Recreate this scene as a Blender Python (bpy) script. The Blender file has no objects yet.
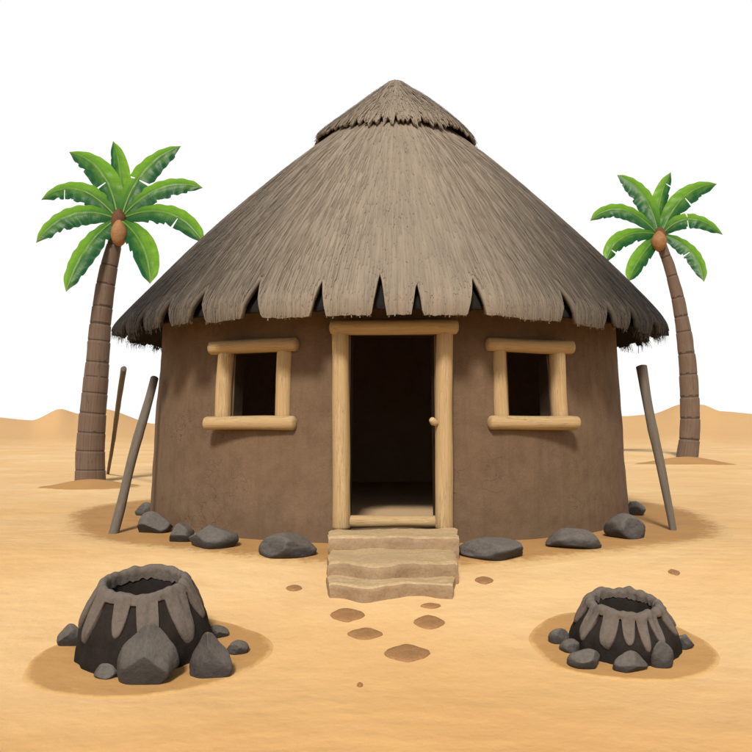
import bpy, math, random
from mathutils import Vector, noise

R = math.radians
PI = math.pi
rnd = random.Random(7)
scene = bpy.context.scene
col = scene.collection

# ------------------------------------------------------------------ camera model
F = 805.0          # focal length in photograph pixels (752 wide)
CX, HY = 376.0, 428.0
CH = 1.09          # eye height
HUT = Vector((0.155, 10.5, 0.0))


def P(px, py, d):
    return Vector(((px - CX) * d / F, d, CH - (py - HY) * d / F))


def smooth(t):
    t = max(0.0, min(1.0, t))
    return t * t * (3 - 2 * t)


# ------------------------------------------------------------------ terrain
CREST = [(-400, 408), (-200, 416), (-90, 407), (-20, 417), (33, 421), (60, 410), (80, 415), (106, 410),
         (153, 424), (220, 412), (300, 418), (390, 409), (480, 417), (560, 411), (626, 417), (653, 415), (682, 406),
         (703, 407), (720, 413), (790, 419), (880, 408), (1000, 417), (1200, 409)]


def crest_height(x, y):
    if y > 0.2 * abs(x):
        px = CX + x / y * F
        if CREST[0][0] < px < CREST[-1][0]:
            for (a, ya), (b, yb) in zip(CREST, CREST[1:]):
                if a <= px <= b:
                    t = (px - a) / (b - a)
                    t = 0.5 * t + 0.5 * smooth(t)
                    return 1.09 + (HY - (ya + (yb - ya) * t)) * 85.0 / F
    return 2.2 + 0.8 * math.sin(math.atan2(x, y) * 9)


BUMPS = [(-5.15, 14.5, 0.95, 0.11), (9.3, 24.0, 1.7, 0.24)]


def ground(x, y):
    z = -0.36 * smooth((7.5 - y) / 3.2)
    d = math.hypot(x, y)
    for bx, by, br, bh in BUMPS:
        q = math.hypot(x - bx, y - by) / br
        if q < 2.5:
            z += bh * math.exp(-q * q * 1.6)
    n = noise.noise((x * 0.25, y * 0.25, 3.1))
    z += 0.03 * n * smooth((math.hypot(x - HUT.x, y - HUT.y) - 3.6) / 4.0) * smooth((d - 1.0) / 3)
    z += 0.34 * (0.5 - abs(noise.noise((x * 0.035, y * 0.075, 4.0)))) * smooth((d - 14) / 12) - 0.12 * smooth((d - 14) / 12)
    if d > 40:
        w = 85 + 8 * noise.noise((x * 0.01, y * 0.01, 1.0))
        h = crest_height(x, y)
        if d < w:
            z = z * (1 - smooth((d - 40) / 20)) + h * (0.15 * smooth((d - 44) / 12) + 0.85 * smooth((d - 48) / (w - 48)) ** 1.2)
        else:
            z = h * (1 - 0.75 * smooth((d - w) / 45)) * (1.0 if d < 200 else max(0.2, 1 - (d - 200) / 300))
    return z


def gp(px, py):
    """point of the ground seen at a photograph pixel"""
    d = 1.5
    while d < 80:
        p = P(px, py, d)
        if p.z <= ground(p.x, p.y):
            break
        d += 0.01
    p.z = ground(p.x, p.y)
    return p


# ------------------------------------------------------------------ mesh helpers
class MB:
    def __init__(s):
        s.v, s.f, s.uv, s.m = [], [], [], []
        s.mat = 0

    def vert(s, p):
        s.v.append(tuple(p))
        return len(s.v) - 1

    def face(s, idx, uv=None):
        s.f.append(tuple(idx))
        s.uv.append(uv)
        s.m.append(s.mat)

    def build(s, name, mats, parent=None, origin=None, smooth_shade=True, hint=None):
        o0 = Vector(origin) if origin is not None else (parent_world(parent) if parent else Vector((0, 0, 0)))
        me = bpy.data.meshes.new(name)
        me.from_pydata([(x - o0.x, y - o0.y, z - o0.z) for x, y, z in s.v], [], s.f)
        if any(u is not None for u in s.uv):
            ul = me.uv_layers.new(name='UVMap')
            for poly, u in zip(me.polygons, s.uv):
                if u:
                    for li, c in zip(poly.loop_indices, u):
                        ul.data[li].uv = c
        for i, poly in enumerate(me.polygons):
            poly.use_smooth = smooth_shade
            poly.material_index = s.m[i]
        for mt in (mats if isinstance(mats, (list, tuple)) else [mats]):
            me.materials.append(mt)
        me.update()
        o = bpy.data.objects.new(name, me)
        col.objects.link(o)
        if parent:
            o.parent = parent
            o.location = o0 - parent_world(parent)
        else:
            o.location = o0
        return o


def parent_world(o):
    v = Vector((0, 0, 0))
    while o:
        v = v + o.location
        o = o.parent
    return v


def tag(o, label=None, cat=None, group=None, kind=None):
    if label: o['label'] = label
    if cat: o['category'] = cat
    if group: o['group'] = group
    if kind: o['kind'] = kind
    return o


def empty(name, loc):
    o = bpy.data.objects.new(name, None)
    o.location = loc
    o.empty_display_size = 0.2
    col.objects.link(o)
    return o


def frame_of(t):
    t = t.normalized()
    a = Vector((0, 0, 1)) if abs(t.z) < 0.9 else Vector((0, 1, 0))
    u = t.cross(a).normalized()
    return u, u.cross(t).normalized()


def tube(mb, pts, radii, n=20, seed=0.0, wob=0.04, caps=True, cap_round=0.6, flat=None):
    """organic tube along points; radii per point; rounded ends; uv = (length, angle)"""
    pts = [Vector(p) for p in pts]
    rings = []
    L = 0.0
    seq = []
    for i, (p, r) in enumerate(zip(pts, radii)):
        if i: L += (p - pts[i - 1]).length
        t = (pts[min(i + 1, len(pts) - 1)] - pts[max(i - 1, 0)])
        seq.append((p, r, t.normalized(), L))
    if caps:
        p, r, t, l = seq[0]
        pre = [(p - t * r * cap_round * math.sin(a), r * math.cos(a), t, l - r * cap_round * math.sin(a)) for a in (1.45, 1.15, 0.8, 0.4)]
        p, r, t, l = seq[-1]
        post = [(p + t * r * cap_round * math.sin(a), r * math.cos(a), t, l + r * cap_round * math.sin(a)) for a in (0.4, 0.8, 1.15, 1.45)]
        seq = pre + seq + post
    u0 = None
    for p, r, t, l in seq:
        if u0 is None:
            u0, w0 = frame_of(t)
        u = (u0 - t * u0.dot(t)).normalized()
        w = t.cross(u).normalized()
        u0 = u
        ring = []
        for k in range(n):
            a = 2 * PI * k / n
            q = 1 + wob * noise.noise((math.cos(a) * 1.3 + seed, math.sin(a) * 1.3, l * 2.2 + seed * 3)) * 2
            q += wob * 0.35 * noise.noise((math.cos(a) * 5 + seed, math.sin(a) * 5, l * 3 + seed))
            ring.append(mb.vert(p + (u * math.cos(a) + w * math.sin(a)) * r * q))
        rings.append((ring, l))
    for (ra, la), (rb, lb) in zip(rings, rings[1:]):
        for k in range(n):
            k2 = (k + 1) % n
            mb.face((ra[k], ra[k2], rb[k2], rb[k]), [(la, k / n), (la, (k + 1) / n), (lb, (k + 1) / n), (lb, k / n)])
    if caps:
        mb.face(list(reversed(rings[0][0])), [(0.3 * math.cos(2 * PI * k / n), 0.3 * math.sin(2 * PI * k / n)) for k in range(n)])
        mb.face(rings[-1][0], [(0.3 * math.cos(2 * PI * k / n), 0.3 * math.sin(2 * PI * k / n)) for k in range(n)])


def log_between(a, b, r0, r1=None, seed=0.0, n=24, bend=0.0, wob=0.05):
    r1 = r1 or r0
    a, b = Vector(a), Vector(b)
    mb = MB()
    pts, rad = [], []
    K = 14
    u, w = frame_of(b - a)
    for i in range(K + 1):
        t = i / K
        pts.append(a.lerp(b, t) + u * bend * math.sin(PI * t) + w * bend * 0.5 * math.sin(2 * PI * t + seed))
        rad.append(r0 + (r1 - r0) * t)
    tube(mb, pts, rad, n=n, seed=seed, wob=wob, cap_round=0.5)
    return mb


# ------------------------------------------------------------------ materials
def new_mat(name):
    m = bpy.data.materials.new(name)
    m.use_nodes = True
    nt = m.node_tree
    nt.nodes.clear()
    out = nt.nodes.new('ShaderNodeOutputMaterial')
    b = nt.nodes.new('ShaderNodeBsdfPrincipled')
    nt.links.new(b.outputs[0], out.inputs[0])
    return m, nt, b, out


class G:
    """small node-graph helper"""
    def __init__(s, nt):
        s.nt = nt

    def n(s, t, **kw):
        nd = s.nt.nodes.new(t)
        for k, v in kw.items():
            if k.startswith('i_'):
                nd.inputs[k[2:].replace('_', ' ')].default_value = v
            else:
                setattr(nd, k, v)
        return nd

    def l(s, a, b):
        s.nt.links.new(a, b)

    def coord(s, kind='Object', scale=(1, 1, 1)):
        tc = s.n('ShaderNodeTexCoord')
        mp = s.n('ShaderNodeMapping')
        mp.inputs['Scale'].default_value = scale
        s.l(tc.outputs[kind], mp.inputs['Vector'])
        return mp.outputs[0]

    def noise(s, vec, scale, detail=4, rough=0.55, dist=0.0):
        nd = s.n('ShaderNodeTexNoise')
        nd.inputs['Scale'].default_value = scale
        nd.inputs['Detail'].default_value = detail
        nd.inputs['Roughness'].default_value = rough
        nd.inputs['Distortion'].default_value = dist
        s.l(vec, nd.inputs['Vector'])
        return nd.outputs['Fac']

    def ramp(s, fac, stops):
        nd = s.n('ShaderNodeValToRGB')
        el = nd.color_ramp.elements
        while len(el) < len(stops): el.new(0.5)
        for e, (p, c) in zip(el, stops):
            e.position = p
            e.color = (c, c, c, 1) if not isinstance(c, (tuple, list)) else (*c, 1)
        s.l(fac, nd.inputs['Fac'])
        return nd.outputs['Color']

    def mix(s, fac, a, b, mode='MIX'):
        nd = s.n('ShaderNodeMix', data_type='RGBA', blend_type=mode)
        for sock, val in ((nd.inputs['Factor'], fac), (nd.inputs['A'], a), (nd.inputs['B'], b)):
            if isinstance(val, bpy.types.NodeSocket): s.l(val, sock)
            elif isinstance(val, (tuple, list)): sock.default_value = (*val, 1)
            else: sock.default_value = val
        return nd.outputs['Result']

    def math(s, op, a, b=0.0, clamp=False):
        nd = s.n('ShaderNodeMath', operation=op, use_clamp=clamp)
        for sock, val in ((nd.inputs[0], a), (nd.inputs[1], b)):
            if isinstance(val, bpy.types.NodeSocket): s.l(val, sock)
            else: sock.default_value = val
        return nd.outputs[0]

    def bump(s, h, strength, dist, prev=None):
        nd = s.n('ShaderNodeBump')
        nd.inputs['Strength'].default_value = strength
        nd.inputs['Distance'].default_value = dist
        s.l(h, nd.inputs['Height'])
        if prev: s.l(prev, nd.inputs['Normal'])
        return nd.outputs[0]


def scol(c, k):
    return tuple(min(1.0, x * k) for x in c)


def mat_sand(name, base, dark, far=None, ripple=True, edge=None):
    m, nt, b, out = new_mat(name)
    g = G(nt)
    geo = g.n('ShaderNodeNewGeometry')
    pos = geo.outputs['Position']
    big = g.noise(pos, 0.35, 3, 0.5)
    mid = g.noise(pos, 2.2, 5, 0.6)
    fine = g.noise(pos, 260, 2, 0.7)
    c = g.mix(g.ramp(big, [(0.35, 0.0), (0.65, 1.0)]), base, dark)
    c = g.mix(g.math('MULTIPLY', g.ramp(mid, [(0.45, 0.0), (0.72, 1.0)]), 0.3), c, scol(dark, 0.85))
    c = g.mix(0.35, c, g.ramp(fine, [(0.25, 0.45), (0.5, 0.85), (0.75, 1.1)]), 'MULTIPLY')
    grain = g.noise(pos, 90, 3, 0.8)
    c = g.mix(g.math('MULTIPLY', g.ramp(grain, [(0.66, 0.0), (0.74, 1.0)]), 0.35), c, scol(dark, 0.45))
    if far:
        ln = g.n('ShaderNodeVectorMath', operation='LENGTH')
        g.l(pos, ln.inputs[0])
        fr = g.n('ShaderNodeMapRange', interpolation_type='SMOOTHSTEP')
        fr.inputs['From Min'].default_value = 43
        fr.inputs['From Max'].default_value = 58
        g.l(ln.outputs['Value'], fr.inputs['Value'])
        c = g.mix(fr.outputs[0], c, far)
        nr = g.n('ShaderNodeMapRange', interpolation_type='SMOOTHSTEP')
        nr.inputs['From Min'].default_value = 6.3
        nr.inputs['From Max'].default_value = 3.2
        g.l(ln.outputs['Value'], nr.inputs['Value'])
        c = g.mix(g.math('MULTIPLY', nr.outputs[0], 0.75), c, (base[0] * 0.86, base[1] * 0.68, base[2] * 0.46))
    if edge:
        su = g.n('ShaderNodeSeparateXYZ')
        g.l(g.coord('UV'), su.inputs[0])
        q = g.math('ADD', su.outputs['X'], g.math('MULTIPLY', g.math('SUBTRACT', g.noise(pos, 9, 6, 0.75), 0.5), 0.16))
        c = g.mix(g.ramp(q, [(0.95, 0.0), (1.02, 1.0)]), c, edge)
    g.l(c, b.inputs['Base Color'])
    b.inputs['Roughness'].default_value = 0.95
    b.inputs['Specular IOR Level'].default_value = 0.12
    nrm = g.bump(g.noise(pos, 1.6, 4, 0.5), 0.45, 0.12)
    if ripple:
        wv = g.n('ShaderNodeTexWave', wave_type='BANDS', bands_direction='Y', wave_profile='SIN')
        wv.inputs['Scale'].default_value = 1.9
        wv.inputs['Distortion'].default_value = 5.0
        wv.inputs['Detail'].default_value = 2
        wv.inputs['Detail Scale'].default_value = 0.7
        g.l(pos, wv.inputs['Vector'])
        msk = g.ramp(g.noise(pos, 0.45, 2), [(0.45, 0.0), (0.6, 1.0)])
        nrm = g.bump(g.math('MULTIPLY', wv.outputs['Fac'], msk), 0.07, 0.03, nrm)
    nrm = g.bump(g.noise(pos, 14, 6, 0.7), 0.2, 0.03, nrm)
    nrm = g.bump(fine, 0.4, 0.003, nrm)
    g.l(nrm, b.inputs['Normal'])
    return m


def mat_mud():
    m, nt, b, out = new_mat('mud_plaster')
    g = G(nt)
    v = g.coord('Object')
    big = g.noise(v, 0.9, 4, 0.6, 0.4)
    mid = g.noise(v, 6, 6, 0.65)
    fine = g.noise(v, 70, 4, 0.7)
    c = g.mix(g.ramp(big, [(0.3, 0.0), (0.7, 1.0)]), (0.175, 0.113, 0.068), (0.146, 0.093, 0.055))
    c = g.mix(g.math('MULTIPLY', g.ramp(mid, [(0.35, 1.0), (0.55, 0.0)]), 0.3), c, (0.09, 0.055, 0.033))
    # vertical rain streaks
    st = g.noise(g.coord('Object', (4, 4, 0.35)), 3.0, 4, 0.6)
    c = g.mix(g.math('MULTIPLY', g.ramp(st, [(0.5, 0.0), (0.72, 1.0)]), 0.35), c, (0.1, 0.062, 0.038))
    # chopped straw flecks
    fl = g.noise(g.coord('Object', (30, 30, 130)), 1.2, 2, 0.5)
    c = g.mix(g.math('MULTIPLY', g.ramp(fl, [(0.68, 0.0), (0.74, 1.0)]), 0.35), c, (0.3, 0.21, 0.12))
    c = g.mix(0.3, c, g.ramp(fine, [(0.3, 0.5), (0.7, 1.1)]), 'MULTIPLY')
    # darker towards the foot of the wall, with an uneven edge
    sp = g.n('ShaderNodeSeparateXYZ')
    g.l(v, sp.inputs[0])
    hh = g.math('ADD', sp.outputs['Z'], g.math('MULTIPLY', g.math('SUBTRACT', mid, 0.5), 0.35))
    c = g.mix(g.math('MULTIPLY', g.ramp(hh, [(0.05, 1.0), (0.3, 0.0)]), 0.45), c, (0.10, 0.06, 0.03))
    # hairline cracks
    vo = g.n('ShaderNodeTexVoronoi', feature='DISTANCE_TO_EDGE')
    vo.inputs['Scale'].default_value = 2.3
    wa = g.n('ShaderNodeVectorMath', operation='ADD')
    nz = g.n('ShaderNodeTexNoise')
    nz.inputs['Scale'].default_value = 4
    g.l(v, nz.inputs['Vector'])
    g.l(v, wa.inputs[0])
    g.l(nz.outputs['Color'], wa.inputs[1])
    g.l(wa.outputs[0], vo.inputs['Vector'])
    crack = g.ramp(vo.outputs['Distance'], [(0.0, 1.0), (0.012, 0.0)])
    cm = g.math('MULTIPLY', crack, g.ramp(g.noise(v, 1.3, 2), [(0.5, 0.0), (0.62, 1.0)]))
    c = g.mix(g.math('MULTIPLY', cm, 0.6), c, (0.04, 0.025, 0.015))
    g.l(c, b.inputs['Base Color'])
    b.inputs['Roughness'].default_value = 0.92
    b.inputs['Specular IOR Level'].default_value = 0.15
    nrm = g.bump(g.noise(v, 2.6, 4), 0.5, 0.05)
    nrm = g.bump(mid, 0.4, 0.02, nrm)
    nrm = g.bump(fine, 0.35, 0.004, nrm)
    nrm = g.bump(g.math('SUBTRACT', 1.0, cm), 0.5, 0.006, nrm)
    g.l(nrm, b.inputs['Normal'])
    return m


def mat_earth(name='inner_mud', c1=(0.42, 0.27, 0.175), c2=(0.32, 0.20, 0.13)):
    m, nt, b, out = new_mat(name)
    g = G(nt)
    v = g.coord('Object')
    c = g.mix(g.noise(v, 3, 5), c1, c2)
    g.l(c, b.inputs['Base Color'])
    b.inputs['Roughness'].default_value = 0.95
    b.inputs['Specular IOR Level'].default_value = 0.1
    g.l(g.bump(g.noise(v, 14, 5), 0.4, 0.02), b.inputs['Normal'])
    return m


def mat_thatch(name='thatch', k=1.0, tip_dark=True):
    m, nt, b, out = new_mat(name)
    g = G(nt)
    uv = g.coord('UV')
    geo = g.n('ShaderNodeNewGeometry')
    # uv: u = angle in radians * 3, v = distance down the slope in metres
    st = g.noise(g.coord('UV', (60, 1.6, 1)), 1.0, 4, 0.7)
    st2 = g.noise(g.coord('UV', (9, 0.8, 1)), 1.0, 4, 0.6)
    big = g.noise(uv, 1.4, 3, 0.5)
    c = g.mix(g.ramp(st, [(0.25, 0.0), (0.75, 1.0)]), scol((0.235, 0.188, 0.139), k), scol((0.325, 0.262, 0.191), k))
    c = g.mix(g.math('MULTIPLY', g.ramp(st2, [(0.4, 0.0), (0.7, 1.0)]), 0.35), c, scol((0.21, 0.175, 0.13), k))
    c = g.mix(g.math('MULTIPLY', g.ramp(big, [(0.5, 0.0), (0.75, 1.0)]), 0.25), c, scol((0.18, 0.155, 0.12), k))
    c = g.mix(0.5, c, g.ramp(geo.outputs['Random Per Island'], [(0.0, 0.82), (0.5, 0.96), (1.0, 1.06)]), 'MULTIPLY')
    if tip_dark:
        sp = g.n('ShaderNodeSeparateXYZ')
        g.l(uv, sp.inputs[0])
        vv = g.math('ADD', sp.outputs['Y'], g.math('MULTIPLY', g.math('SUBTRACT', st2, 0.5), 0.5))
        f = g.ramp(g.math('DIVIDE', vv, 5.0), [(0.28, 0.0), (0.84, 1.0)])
        # weathered eave tips, plus the roof's side shade painted into the colour
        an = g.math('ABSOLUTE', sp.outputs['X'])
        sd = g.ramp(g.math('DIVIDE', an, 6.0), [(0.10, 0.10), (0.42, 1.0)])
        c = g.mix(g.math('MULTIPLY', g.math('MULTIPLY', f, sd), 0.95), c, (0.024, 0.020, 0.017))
    g.l(c, b.inputs['Base Color'])
    b.inputs['Roughness'].default_value = 0.85
    b.inputs['Specular IOR Level'].default_value = 0.2
    nrm = g.bump(st2, 0.5, 0.03)
    nrm = g.bump(st, 0.4, 0.008, nrm)
    g.l(nrm, b.inputs['Normal'])
    return m


def mat_wood(name, c1, c2, c3, knots=True, gs=1.0):
    m, nt, b, out = new_mat(name)
    g = G(nt)
    v = g.coord('UV', (3.5 * gs, 9, 1))
    oi = g.n('ShaderNodeObjectInfo')
    add = g.n('ShaderNodeVectorMath', operation='ADD')
    mu = g.n('ShaderNodeVectorMath', operation='SCALE')
    cmb = g.n('ShaderNodeCombineXYZ')
    g.l(oi.outputs['Random'], cmb.inputs[0]); g.l(oi.outputs['Random'], cmb.inputs[2])
    g.l(cmb.outputs[0], mu.inputs[0]); mu.inputs['Scale'].default_value = 37
    g.l(v, add.inputs[0]); g.l(mu.outputs[0], add.inputs[1])
    vv = add.outputs[0]
    sc = g.n('ShaderNodeMapping'); sc.inputs['Scale'].default_value = (0.5, 7, 1)
    g.l(vv, sc.inputs[0])
    gr = g.noise(sc.outputs[0], 1.0, 5, 0.65, 0.6)
    bl = g.noise(vv, 0.8, 4, 0.6)
    c = g.mix(g.ramp(gr, [(0.3, 0.0), (0.7, 1.0)]), c1, c2)
    c = g.mix(g.math('MULTIPLY', g.ramp(bl, [(0.45, 0.0), (0.75, 1.0)]), 0.6), c, c3)
    fine = g.noise(sc.outputs[0], 6.0, 3, 0.7)
    c = g.mix(0.3, c, g.ramp(fine, [(0.3, 0.5), (0.65, 1.05)]), 'MULTIPLY')
    g.l(c, b.inputs['Base Color'])
    b.inputs['Roughness'].default_value = 0.7
    b.inputs['Specular IOR Level'].default_value = 0.25
    ck = g.noise(sc.outputs[0], 1.7, 2, 0.4, 0.3)
    ckm = g.math('MULTIPLY', g.ramp(g.math('ABSOLUTE', g.math('SUBTRACT', ck, 0.5)), [(0.004, 1.0), (0.014, 0.0)]), g.ramp(bl, [(0.48, 0.0), (0.56, 1.0)]))
    c = g.mix(g.math('MULTIPLY', ckm, 0.7), c, scol(c2, 0.25))
    g.l(c, b.inputs['Base Color'])
    nrm = g.bump(gr, 0.5, 0.012)
    nrm = g.bump(fine, 0.3, 0.003, nrm)
    nrm = g.bump(g.math('SUBTRACT', 1.0, ckm), 0.6, 0.006, nrm)
    g.l(nrm, b.inputs['Normal'])
    return m


def mat_rock(name, c1, c2, top_light=None, bs=1.0):
    m, nt, b, out = new_mat(name)
    g = G(nt)
    v = g.coord('Object')
    n1 = g.noise(v, 5 * bs, 6, 0.65)
    n2 = g.noise(v, 40 * bs, 5, 0.7)
    c = g.mix(g.ramp(n1, [(0.3, 0.0), (0.7, 1.0)]), c1, c2)
    c = g.mix(0.5, c, g.ramp(n2, [(0.3, 0.5), (0.5, 0.95), (0.75, 1.25)]), 'MULTIPLY')
    if top_light:
        geo = g.n('ShaderNodeNewGeometry')
        sp = g.n('ShaderNodeSeparateXYZ')
        g.l(geo.outputs['Normal'], sp.inputs[0])
        f = g.ramp(g.math('ADD', sp.outputs['Z'], g.math('MULTIPLY', g.math('SUBTRACT', n1, 0.5), 0.8)), [(0.1, 0.0), (0.95, 1.0)])  # up-facing parts lightened: light from above painted into the colour
        c = g.mix(g.math('MULTIPLY', f, 0.72), c, g.mix(0.4, top_light, g.ramp(n2, [(0.3, 0.5), (0.7, 1.3)]), 'MULTIPLY'))
    g.l(c, b.inputs['Base Color'])
    b.inputs['Roughness'].default_value = 0.68
    b.inputs['Specular IOR Level'].default_value = 0.35
    nrm = g.bump(n1, 0.5, 0.03)
    nrm = g.bump(n2, 0.5, 0.006, nrm)
    g.l(nrm, b.inputs['Normal'])
    return m


def mat_leaf(name, c_light, c_dark):
    m, nt, b, out = new_mat(name)
    g = G(nt)
    uv = g.coord('UV')
    sp = g.n('ShaderNodeSeparateXYZ')
    g.l(uv, sp.inputs[0])      # x = along 0..1, y = across -1..1
    ab = g.math('ABSOLUTE', sp.outputs['Y'])
    big = g.noise(g.coord('UV', (3, 1.5, 1)), 1.5, 4, 0.6)
    c = g.mix(g.ramp(g.math('ADD', g.math('ADD', g.math('MULTIPLY', sp.outputs['Y'], -0.5), 0.45), g.math('MULTIPLY', g.math('SUBTRACT', big, 0.5), 0.7)),
                     [(0.1, 0.0), (0.8, 1.0)]), c_light, c_dark)
    c = g.mix(g.ramp(sp.outputs['X'], [(0.05, 0.75), (0.4, 0.0)]), c, scol(c_dark, 1.0))
    # slanting side veins
    w = g.math('SINE', g.math('MULTIPLY', g.math('SUBTRACT', sp.outputs['X'], g.math('MULTIPLY', ab, 0.12)), 330.0))
    w2 = g.noise(g.coord('UV', (60, 1.2, 1)), 1.0, 2)
    vein = g.math('MULTIPLY', g.math('ADD', w, 1.0), 0.5)
    c = g.mix(0.2, c, g.ramp(vein, [(0.0, 0.75), (1.0, 1.1)]), 'MULTIPLY')
    c = g.mix(0.35, c, g.ramp(w2, [(0.3, 0.7), (0.7, 1.15)]), 'MULTIPLY')
    c = g.mix(g.ramp(ab, [(0.0, 0.75), (0.07, 0.0)]), c, (0.17, 0.29, 0.05))
    # dry brown margins and tips
    ed = g.math('ADD', g.ramp(sp.outputs['X'], [(0.9, 0.0), (1.0, 0.9)]), g.math('MULTIPLY', g.ramp(ab, [(0.9, 0.0), (1.0, 1.0)]), g.ramp(big, [(0.5, 0.0), (0.6, 0.8)])), True)
    c = g.mix(g.math('MULTIPLY', ed, 0.35), c, (0.16, 0.16, 0.04))
    g.l(c, b.inputs['Base Color'])
    b.inputs['Roughness'].default_value = 0.42
    b.inputs['Specular IOR Level'].default_value = 0.22
    g.l(g.bump(w2, 0.25, 0.02), b.inputs['Normal'])
    tr = g.n('ShaderNodeBsdfTranslucent')
    g.l(g.mix(1.0, c, (1.3, 1.2, 0.5), 'MULTIPLY'), tr.inputs['Color'])
    mx = g.n('ShaderNodeMixShader')
    mx.inputs[0].default_value = 0.15
    g.l(b.outputs[0], mx.inputs[1]); g.l(tr.outputs[0], mx.inputs[2])
    g.l(mx.outputs[0], out.inputs[0])
    return m


M = {}
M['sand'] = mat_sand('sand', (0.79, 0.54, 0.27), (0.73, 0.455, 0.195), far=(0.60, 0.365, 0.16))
M['shadow_sand'] = mat_sand('painted_shadow_sand', (0.47, 0.262, 0.096), (0.42, 0.228, 0.08), ripple=False, edge=(0.64, 0.42, 0.19))  # dark sand that paints the soft shadow round hut and palm bases
M['shadow_sand_near'] = mat_sand('painted_shadow_sand_near', (0.52, 0.29, 0.105), (0.46, 0.25, 0.088), ripple=False, edge=(0.60, 0.365, 0.145))  # same painted shadow, toned for the pads under the fire pits
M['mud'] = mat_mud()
M['inner_wall'] = mat_earth()  # inner wall mud, lightened so more light bounces around indoors
M['reveal'] = mat_earth('dark_reveal', (0.035, 0.022, 0.014), (0.022, 0.014, 0.009))  # sides of the openings darkened to paint the shade inside the recess
M['floor'] = mat_earth('earth_floor', (0.60, 0.42, 0.24), (0.5, 0.34, 0.19))
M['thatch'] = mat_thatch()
M['cap'] = mat_thatch('thatch_cap', 0.95, tip_dark=False)
M['under'] = mat_thatch('painted_shade_thatch_under', 0.04, tip_dark=False)  # thatch blackened to paint the shade under the eave and in its notches
M['wood'] = mat_wood('peeled_pole', (0.53, 0.365, 0.18), (0.38, 0.245, 0.11), (0.58, 0.42, 0.225))
M['stick'] = mat_wood('grey_stick', (0.17, 0.135, 0.10), (0.10, 0.078, 0.058), (0.2, 0.165, 0.125))
M['knob'] = mat_wood('pale_peg', (0.62, 0.45, 0.24), (0.5, 0.35, 0.17), (0.66, 0.5, 0.28))
M['rock'] = mat_rock('dark_boulder', (0.046, 0.040, 0.035), (0.026, 0.023, 0.020), top_light=(0.175, 0.148, 0.122))
M['char'] = mat_rock('charred_clay', (0.022, 0.017, 0.014), (0.011, 0.009, 0.008), top_light=(0.034, 0.027, 0.022))
M['crust'] = mat_rock('ashy_crust', (0.135, 0.108, 0.086), (0.085, 0.068, 0.055), top_light=(0.165, 0.136, 0.112))
M['step'] = mat_rock('sandstone_tread', (0.48, 0.34, 0.178), (0.39, 0.27, 0.138), top_light=(0.50, 0.355, 0.19), bs=0.8)
M['riser'] = mat_rock('painted_shade_sandstone_riser', (0.33, 0.22, 0.12), (0.25, 0.163, 0.09), bs=0.8)  # darker copy of the tread stone, painting shade onto the step faces
M['chip'] = mat_rock('brown_sandstone', (0.37, 0.19, 0.07), (0.30, 0.15, 0.055), bs=2)
M['leaf'] = mat_leaf('palm_leaf', (0.14, 0.31, 0.018), (0.006, 0.075, 0.018))
M['trunk'] = mat_wood('palm_bark', (0.165, 0.108, 0.072), (0.11, 0.07, 0.046), (0.19, 0.13, 0.088), gs=0.4)
M['scar'] = mat_wood('palm_leaf_scar', (0.075, 0.048, 0.03), (0.05, 0.032, 0.02), (0.09, 0.06, 0.04), gs=0.4)
M['husk'] = mat_wood('palm_fibre', (0.15, 0.06, 0.022), (0.08, 0.034, 0.014), (0.18, 0.08, 0.028))
M['coconut'] = mat_rock('coconut_shell', (0.34, 0.17, 0.06), (0.24, 0.11, 0.04), bs=1.5)

for _k, _v in (('char', 0.1), ('crust', 0.2)):
    for _n in M[_k].node_tree.nodes:
        if _n.type == 'BSDF_PRINCIPLED':
            _n.inputs['Specular IOR Level'].default_value = _v
            _n.inputs['Roughness'].default_value = 0.9
ALBEDO = 0.84
for _m in M.values():
    _nt = _m.node_tree
    for _n in list(_nt.nodes):
        if _n.type == 'BSDF_PRINCIPLED' and _n.inputs['Base Color'].is_linked:
            _src = _n.inputs['Base Color'].links[0].from_socket
            _r = G(_nt).mix(1.0, _src, (ALBEDO, ALBEDO, ALBEDO), 'MULTIPLY')
            _nt.links.new(_r, _n.inputs['Base Color'])

# ------------------------------------------------------------------ ground sheet
def build_ground():
    mb = MB()
    radii = [0.0]
    r = 0.35
    while r < 40:
        radii.append(r); r *= 1.022
    while r < 130:
        radii.append(r); r *= 1.012
    while r < 2600:
        radii.append(r); r *= 1.16
    # fine azimuth steps ahead, coarse steps behind
    angs = []
    a = -PI
    while a < PI - 1e-6:
        angs.append(a)
        a += R(0.3) if abs(a) < R(42) else R(3.0)
    rings = []
    c0 = mb.vert((0, 0, ground(0, 0)))
    for rr in radii[1:]:
        rings.append([mb.vert((rr * math.sin(a), rr * math.cos(a), ground(rr * math.sin(a), rr * math.cos(a)))) for a in angs])
    n = len(angs)
    for k in range(n):
        mb.face((c0, rings[0][(k + 1) % n], rings[0][k]))
    for ra, rb in zip(rings, rings[1:]):
        for k in range(n):
            k2 = (k + 1) % n
            mb.face((ra[k], ra[k2], rb[k2], rb[k]))
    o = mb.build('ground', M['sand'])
    tag(o, kind='structure')


build_ground()


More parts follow.
